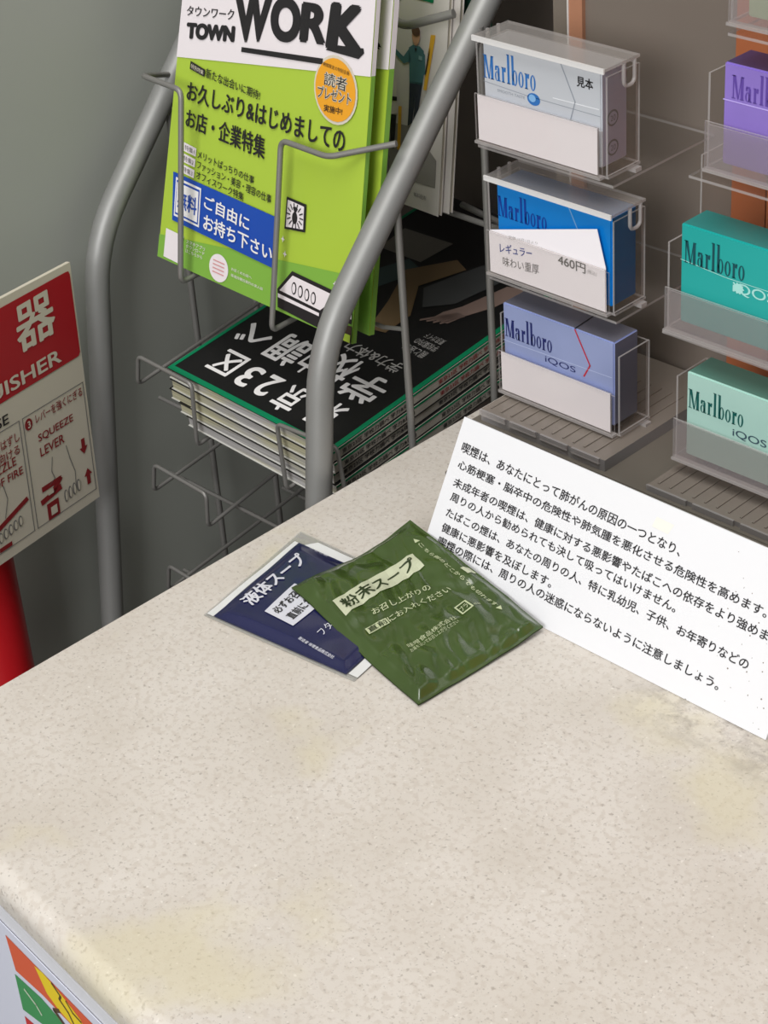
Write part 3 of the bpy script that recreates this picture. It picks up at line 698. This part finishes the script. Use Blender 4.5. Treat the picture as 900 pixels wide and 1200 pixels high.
# 2 bright blue pack
tray('middle left clear tray with hinged lid holding the bright blue pack', .0588, .1345, .0880, .027, True, True, .0550, clabel='blank white card in tray under the bright blue pack')
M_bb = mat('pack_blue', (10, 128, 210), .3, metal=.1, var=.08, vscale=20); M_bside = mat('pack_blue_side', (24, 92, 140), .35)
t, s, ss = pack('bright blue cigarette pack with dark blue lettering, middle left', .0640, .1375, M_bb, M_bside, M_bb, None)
s.brand([(.010, .615), (.445, .615), (.445, .90), (.010, .90)], mat('brand_navy', (6, 56, 150), .4))
s.line([(.630, 1.0), (.745, .66), (.70, .4)], .004, mat('line_pale', (120, 170, 214), .4), 1.55); s.done(t)
c = MB(); yy = .3755
c.prism([(.0605, yy + .0005, .1350), (.1465, yy + .0005, .1350), (.1462, yy + .0005, .1620), (.1402, yy + .0005, .1838), (.0605, yy + .0005, .1615)], (0, .0003, 0), M_white)
o = c.obj('price_card', None); o['label'] = 'slanted white price card reading 460 yen before the blue pack'; o['category'] = 'card'
s = Surf(plane((.05, yy + .0003, .13), (.15, yy + .0003, .13), (.15, yy + .0003, .23), (.05, yy + .0003, .23)), 'lettering', .0001)
g = lambda x, z: ((x - .05) / .1, (z - .13) / .1)
s.text('レギュラー', [g(.068, .1495), g(.0925, .1530), g(.0925, .1585), g(.068, .1555)], mat('blue_ink', (50, 70, 150), .5), .005)
s.text('味わい重厚', [g(.0700, .1415), g(.0975, .1440), g(.0975, .1500), g(.0700, .1475)], M_greyink, .0)
s.text('460円', [g(.1120, .1545), g(.1320, .1545), g(.1320, .1605), g(.1120, .1610)], M_greyink, .01)
s.text('定価 10月1日より', [g(.075, .1600), g(.097, .1625), g(.097, .1642), g(.075, .1622)], mat('faint_ink', (180, 178, 176), .5), 0)
s.text('(税込)', [g(.1330, .1550), g(.1400, .1550), g(.1400, .1580), g(.1330, .1580)], MATS['faint_ink'], 0); s.done(o)
# 3 periwinkle pack
tray('lower left clear tray holding the periwinkle pack on the base', .0647, .0580, .0858, .027, False, True, .050, clabel='blank white card in tray under the periwinkle pack')
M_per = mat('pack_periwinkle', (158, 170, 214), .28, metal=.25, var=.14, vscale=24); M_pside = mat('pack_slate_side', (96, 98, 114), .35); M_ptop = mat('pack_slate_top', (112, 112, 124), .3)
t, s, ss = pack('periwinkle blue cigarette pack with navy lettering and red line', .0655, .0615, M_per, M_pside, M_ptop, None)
Mnv = mat('navy_ink', (24, 34, 100), .4)
s.brand([(.020, .60), (.450, .60), (.450, .875), (.020, .875)], Mnv); s.text('iQOS', ((.385, .455), (.66, .540)), Mnv, .0)
s.line([(.660, .99), (.790, .625), (.735, .47)], .006, mat('red_line', (190, 40, 60), .4), 1.55); s.line([(.0, .54), (.98, .58)], .002, mat('pale_line', (200, 210, 238), .3), 1.55); s.done(t)
st_ = Surf(plane((.0655, .379, .1155), (.1495, .379, .1155), (.1495, .4005, .1155), (.0655, .4005, .1155)), 'top_print', .0002); st_.line([(.66, 0), (.64, .95)], .006, M_ink, 4); st_.done(t)
# 4 purple pack (upper right)
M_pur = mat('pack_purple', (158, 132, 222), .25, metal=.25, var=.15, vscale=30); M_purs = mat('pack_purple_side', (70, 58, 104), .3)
tray('upper right clear tray with no card holding the purple pack', .2075, .2345, .0880, .026, False, False, .050, yo=.006)
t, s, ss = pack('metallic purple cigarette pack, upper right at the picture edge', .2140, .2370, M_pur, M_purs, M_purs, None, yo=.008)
s.brand([(.060, .67), (.500, .67), (.500, .95), (.060, .95)], mat('brand_purple', (96, 70, 160), .4)); s.line([(.0, .64), (.99, .64)], .004, mat('line_lilac', (190, 170, 240), .3), 1.55); s.done(t)
# 5 teal pack
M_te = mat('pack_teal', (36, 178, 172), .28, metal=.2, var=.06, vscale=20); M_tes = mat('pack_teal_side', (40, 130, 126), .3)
tray('middle right clear tray with no card holding the teal pack', .1880, .1385, .0880, .0255, False, False, .050)
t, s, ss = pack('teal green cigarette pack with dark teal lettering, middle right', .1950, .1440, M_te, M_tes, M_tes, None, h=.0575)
Mdt = mat('teal_ink', (4, 76, 84), .4); s.brand([(.030, .62), (.490, .62), (.490, .90), (.030, .90)], Mdt)
Mpt = mat('pale_teal', (170, 228, 220), .35); s.text('iQOS', ((.405, .47), (.72, .59)), Mpt, .005); s.disc((.450, .535), .045, .06, Mpt, .0003, 20, .25)  # jagged pale disc paints a glint over the first letters
s.line([(0, .64), (.35, .60), (.99, .60)], .002, Mpt, 1.55); s.done(t)
# 6 mint pack
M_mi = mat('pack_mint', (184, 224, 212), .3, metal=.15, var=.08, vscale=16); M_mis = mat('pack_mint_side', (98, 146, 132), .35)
tray('lower right clear tray with no card holding the mint pack', .1950, .0600, .0880, .0255, False, False, .050)
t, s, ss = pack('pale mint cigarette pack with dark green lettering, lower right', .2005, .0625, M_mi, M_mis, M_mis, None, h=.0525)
s.brand([(.020, .58), (.455, .58), (.455, .86), (.020, .86)], mat('green_ink', (12, 90, 84), .4)); s.text('iQOS', ((.375, .43), (.640, .530)), mat('slate_ink', (60, 84, 96), .4), .005); s.done(t)
# 7 pale green pack, top right corner
tray('topmost right clear tray cut by the frame, holding the pale green pack', .2200, .3140, .0880, .026, False, False, .050, yo=.006)
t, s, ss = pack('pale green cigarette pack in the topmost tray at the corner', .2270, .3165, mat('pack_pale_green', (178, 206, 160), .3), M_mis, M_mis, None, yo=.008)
s.brand([(.060, .62), (.500, .62), (.500, .90), (.060, .90)], Mdt); s.done(t)

# ================================================================== WARNING BOARD
sg = thing('warning_board', 'white health warning board with Japanese text leaning against the display', 'sign', (.2165, .267, 0))
SC = [(.094, .2680, 0.0004), (.339, .2655, 0.0004), (.339, .3105, .0780), (.094, .3130, .0780)]
SPl = plane(*SC); n_ = (V(SC[1]) - V(SC[0])).cross(V(SC[3]) - V(SC[0])).normalized()
mb = MB(); mb.prism([V(c) - n_ * .0018 for c in SC], n_ * .0018, M_board); mb.obj('board', sg)
s = Surf(SPl, 'lettering', .0002)
LN = [('喫煙は、あなたにとって肺がんの原因の一つとなり、', .021, .667, .853, .786, .812, .745),
      ('心筋梗塞・脳卒中の危険性や肺気腫を悪化させる危険性を高めます。', .026, .908, .738, .680, .690, .628),
      ('未成年者の喫煙は、健康に対する悪影響やたばこへの依存をより強めます。', .029, .970, .622, .562, .572, .508),
      ('周りの人から勧められても決して吸ってはいけません。', .034, .701, .528, .470, .494, .432),
      ('たばこの煙は、あなたの周りの人、特に乳幼児、子供、お年寄りなどの', .036, .907, .424, .365, .376, .312),
      ('健康に悪影響を及ぼします。', .037, .380, .325, .265, .303, .240),
      ('喫煙の際には、周りの人の迷惑にならないように注意しましょう。', .039, .859, .234, .172, .194, .130)]
for tx, u0, u1, vt, vb, vt1, vb1 in LN:
    s.text(tx, [(u0, vb), (u1, vb1), (u1, vt1), (u0, vt)], M_ink, .012)
s.done(sg)
s = Surf(SPl, 'tape_stain', .0001)
mst = mat('tape_stain', (236, 233, 224), .5); s.rect([(.578, .845), (.622, .840), (.630, .905), (.582, .910)], mst, 1)
for k in range(60):
    u = 1 - abs(random.gauss(0, .09)); v = random.random() * .95
    if u < .99: s.disc((u, v), random.uniform(.0006, .0022), random.uniform(.002, .006), mat('speck_brown', (132, 120, 110), .6), None, 6)
s.done(sg)

# ================================================================== SOUP PACKETS
def interp(tab, x):
    for (a, p), (b, q) in zip(tab[:-1], tab[1:]):
        if x <= b: 
            t = max(0, (x - a) / (b - a)); return V(p) * (1 - t) + V(q) * t
    return V(tab[-1][1])
GC = [V(p) for p in ((.1868, .1726, 0), (.1943, .2640, 0), (.0685, .2933, 0), (.0625, .1985, 0))]
GE = [(0, (.1935, .2640, .0022)), (.25, (.1660, .2680, .0062)), (.51, (.1385, .2705, .0110)), (.78, (.1100, .2735, .0155)), (1, (.0780, .2800, .0165))]
def wr(x, y, k=1.):
    return noise.noise(V((x * k, y * k, 3.7)))
def edgef(u, v, e=.07):
    d = min(min(u, 1 - u) / e, min(v, 1 - v) / (e * .8), 1); d = max(d, 0)
    return d * d * (3 - 2 * d)
def GP(u, v):
    p = GC[0] * (1 - u) * (1 - v) + GC[1] * u * (1 - v) + GC[2] * u * v + GC[3] * (1 - u) * v
    e = interp(GE, min(max(v, 0), 1)); q = V(((GC[1] * (1 - v) + GC[2] * v))); t = max(0, u) ** 3
    p = p + (e - q) * t
    ef = edgef(u, v)
    h = .0012 + ef * (.0034 + .0030 * math.sin(math.pi * min(max(u, 0), 1)) * math.sin(math.pi * min(max(v, 0), 1)))
    h += ef * (.0014 * wr(u * 1.6 + .5 * v, v * 3.2, 3) + .0022 * abs(wr(u * 5 - v * 4, v * 2 + u * 3, 1.6)) + .0004 * wr(u, v, 14))
    h += (1 - ef) * .0006 * (1 + wr(u, v, 7))
    # left flap rides over the blue packet
    over = max(0, min(1, (.62 - u) / .5)) * max(0, min(1, (v - .35) / .5)); h += .0055 * over
    return p + V((0, 0, h))
gp = thing('soup_packet', 'dark green powdered soup packet lying over the blue one', 'packet', (.125, .235, 0))
M_gp = mat('packet_green', (60, 80, 32), .22, spec=.7, coat=.6, var=.35, vscale=26)
M_gpb = mat('packet_green_back', (60, 72, 38), .35)
mb = MB(); mb.grid(GP, 100, 140, M_gp); o = mb.obj('pouch_front', gp, True)
def GPb(u, v):
    p = GP(u, v); ef = edgef(u, v); q = V((p.x, p.y, p.z - .0006 - ef * .004)); return V((q.x, q.y, max(q.z, .0003)))
mb = MB(); mb.grid(lambda u, v: GPb(1 - u, v), 60, 80, M_gpb); mb.obj('pouch_back', gp, True)
s = Surf(GP, 'lettering', .0005)
M_lab = mat('packet_label', (196, 200, 170), .35); M_lt = mat('packet_text', (190, 198, 158), .4); M_gt = mat('packet_dark_text', (44, 58, 26), .5)
s.rect([(.088, .634), (.752, .675), (.778, .797), (.092, .749)], M_lab, 14, None, 6)
s.text('粉末スープ', [(.125, .655), (.715, .690), (.735, .775), (.115, .730)], M_gt, .02, .0008)
s.text('お召し上がりの', [(.216, .546), (.652, .520), (.656, .562), (.226, .582)], M_lt, .01)
s.rect([(.108, .474), (.262, .466), (.268, .506), (.114, .514)], M_lt, 3); s.text('直前', [(.118, .478), (.256, .470), (.260, .502), (.122, .510)], M_gt, .01, .0008)
s.text('にお入れください', [(.268, .468), (.744, .450), (.748, .492), (.272, .506)], M_lt, .01)
s.text('味噌食品株式会社', [(.224, .280), (.600, .276), (.602, .302), (.226, .308)], M_lt, .0)
s.text('お湯を注いでお召し上がりください', [(.214, .252), (.590, .250), (.592, .272), (.216, .276)], M_lt, .0)
for a_, b_ in (((.655, .285), (.735, .285)), ((.735, .285), (.735, .345)), ((.735, .345), (.655, .345)), ((.655, .345), (.655, .285))): s.line([a_, b_], .006, M_lt, .66)
s.text('プラ', [(.668, .298), (.722, .298), (.722, .332), (.668, .332)], M_lt, .01)
s.text('外装', ((.75, .285), (.80, .298)), M_lt, 0)
s.poly([(.845, .835), (.885, .835), (.865, .865)], M_lt); s.poly([(.845, .215), (.885, .215), (.865, .185)], M_lt)
s.text('こちら側のどこからでも切れます', [(.850, .822), (.850, .225), (.880, .225), (.880, .822)], M_lt, .01)
s.rect([(.913, .490), (.990, .498), (.985, .553), (.913, .549)], M_lab, 3)
s.done(gp)

BC = [V(p) for p in ((.1387, .1667, 0), (.1251, .2436, 0), (.0257, .2385, 0), (.0429, .1565, 0))]
def BP(u, v):
    p = BC[0] * (1 - u) * (1 - v) + BC[1] * u * (1 - v) + BC[2] * u * v + BC[3] * (1 - u) * v
    ef = edgef(u, v, .10)
    h = .0012 + ef * (.0022 + .0020 * math.sin(math.pi * min(max(u, 0), 1)) * math.sin(math.pi * min(max(v, 0), 1)))
    h += ef * (.0005 * wr(u * 3, v * 3, 2)) + (1 - ef) * .0004 * (1 + wr(u, v, 9))
    return p + V((0, 0, h))
bp_ = thing('soup_packet', 'navy blue liquid soup packet with clear margins, under the green one', 'packet', (.085, .20, 0))
M_bp = mat('packet_navy', (28, 31, 74), .24, spec=.6, coat=.5, var=.15, vscale=20)
def film(u, v):
    p = BC[0] * (1 - u) * (1 - v) + BC[1] * u * (1 - v) + BC[2] * u * v + BC[3] * (1 - u) * v
    return p + V((0, 0, .0009 + .0005 * wr(u, v, 6)))
mb = MB(); mb.grid(lambda u, v: film(-.02 + 1.14 * u, -.07 + 1.14 * v), 30, 30, M_film); mb.grid(lambda u, v: film(-.02 + 1.14 * (1 - u), -.07 + 1.14 * v) - V((0, 0, .0005)), 30, 30, M_film); mb.obj('film_margin', bp_, True)
mb = MB(); mb.grid(BP, 80, 100, M_bp); mb.obj('pouch_front', bp_, True)
mb = MB(); mb.grid(lambda u, v: (lambda p: V((p.x, p.y, .0016)))(BP(1 - u, v)), 20, 20, M_bp); mb.obj('pouch_back', bp_, True)
s = Surf(film, 'seal_strip', .0004); M_seal = mat('seal_white', (226, 226, 224), .25)
s.rect([(1.005, .02), (1.085, .02), (1.085, .90), (1.005, .96)], M_seal, 8); s.done(bp_); s.rect([(.02, -.07), (.22, -.07), (.22, -.005), (.02, -.005)], M_seal, 3); s.done(bp_); s.rect([(.0, 1.005), (1.0, 1.005), (1.0, 1.035), (.0, 1.055)], M_seal, 8); s.done(bp_)
s = Surf(BP, 'lettering', .0006)
s.text('液体スープ', [(.205, .828), (.840, .808), (.868, .930), (.205, .950)], mat('packet_white_text', (214, 214, 222), .4), .03)
s.rect([(.178, .50), (.56, .47), (.56, .74), (.20, .735)], MATS['packet_white_text'], 6)
s.text('必ずお召し', [(.225, .640), (.54, .625), (.54, .700), (.225, .705)], M_ink, .02, .0009)
s.text('直前にお入れ', [(.230, .530), (.60, .51), (.60, .59), (.230, .60)], M_ink, .02, .0009)
s.text('フタの上で', [(.215, .295), (.55, .28), (.55, .34), (.215, .355)], MATS['packet_white_text'], .0)
s.text('製造者 味噌食品株式会社', [(.090, .410), (.060, .130), (.085, .125), (.118, .405)], MATS['packet_white_text'], .01)
s.text('こちら側', [(.975, .90), (.975, .76), (.993, .76), (.993, .90)], MATS['packet_white_text'], 0)
s.done(bp_)

COL.objects.unlink(_fo); bpy.data.objects.remove(_fo)
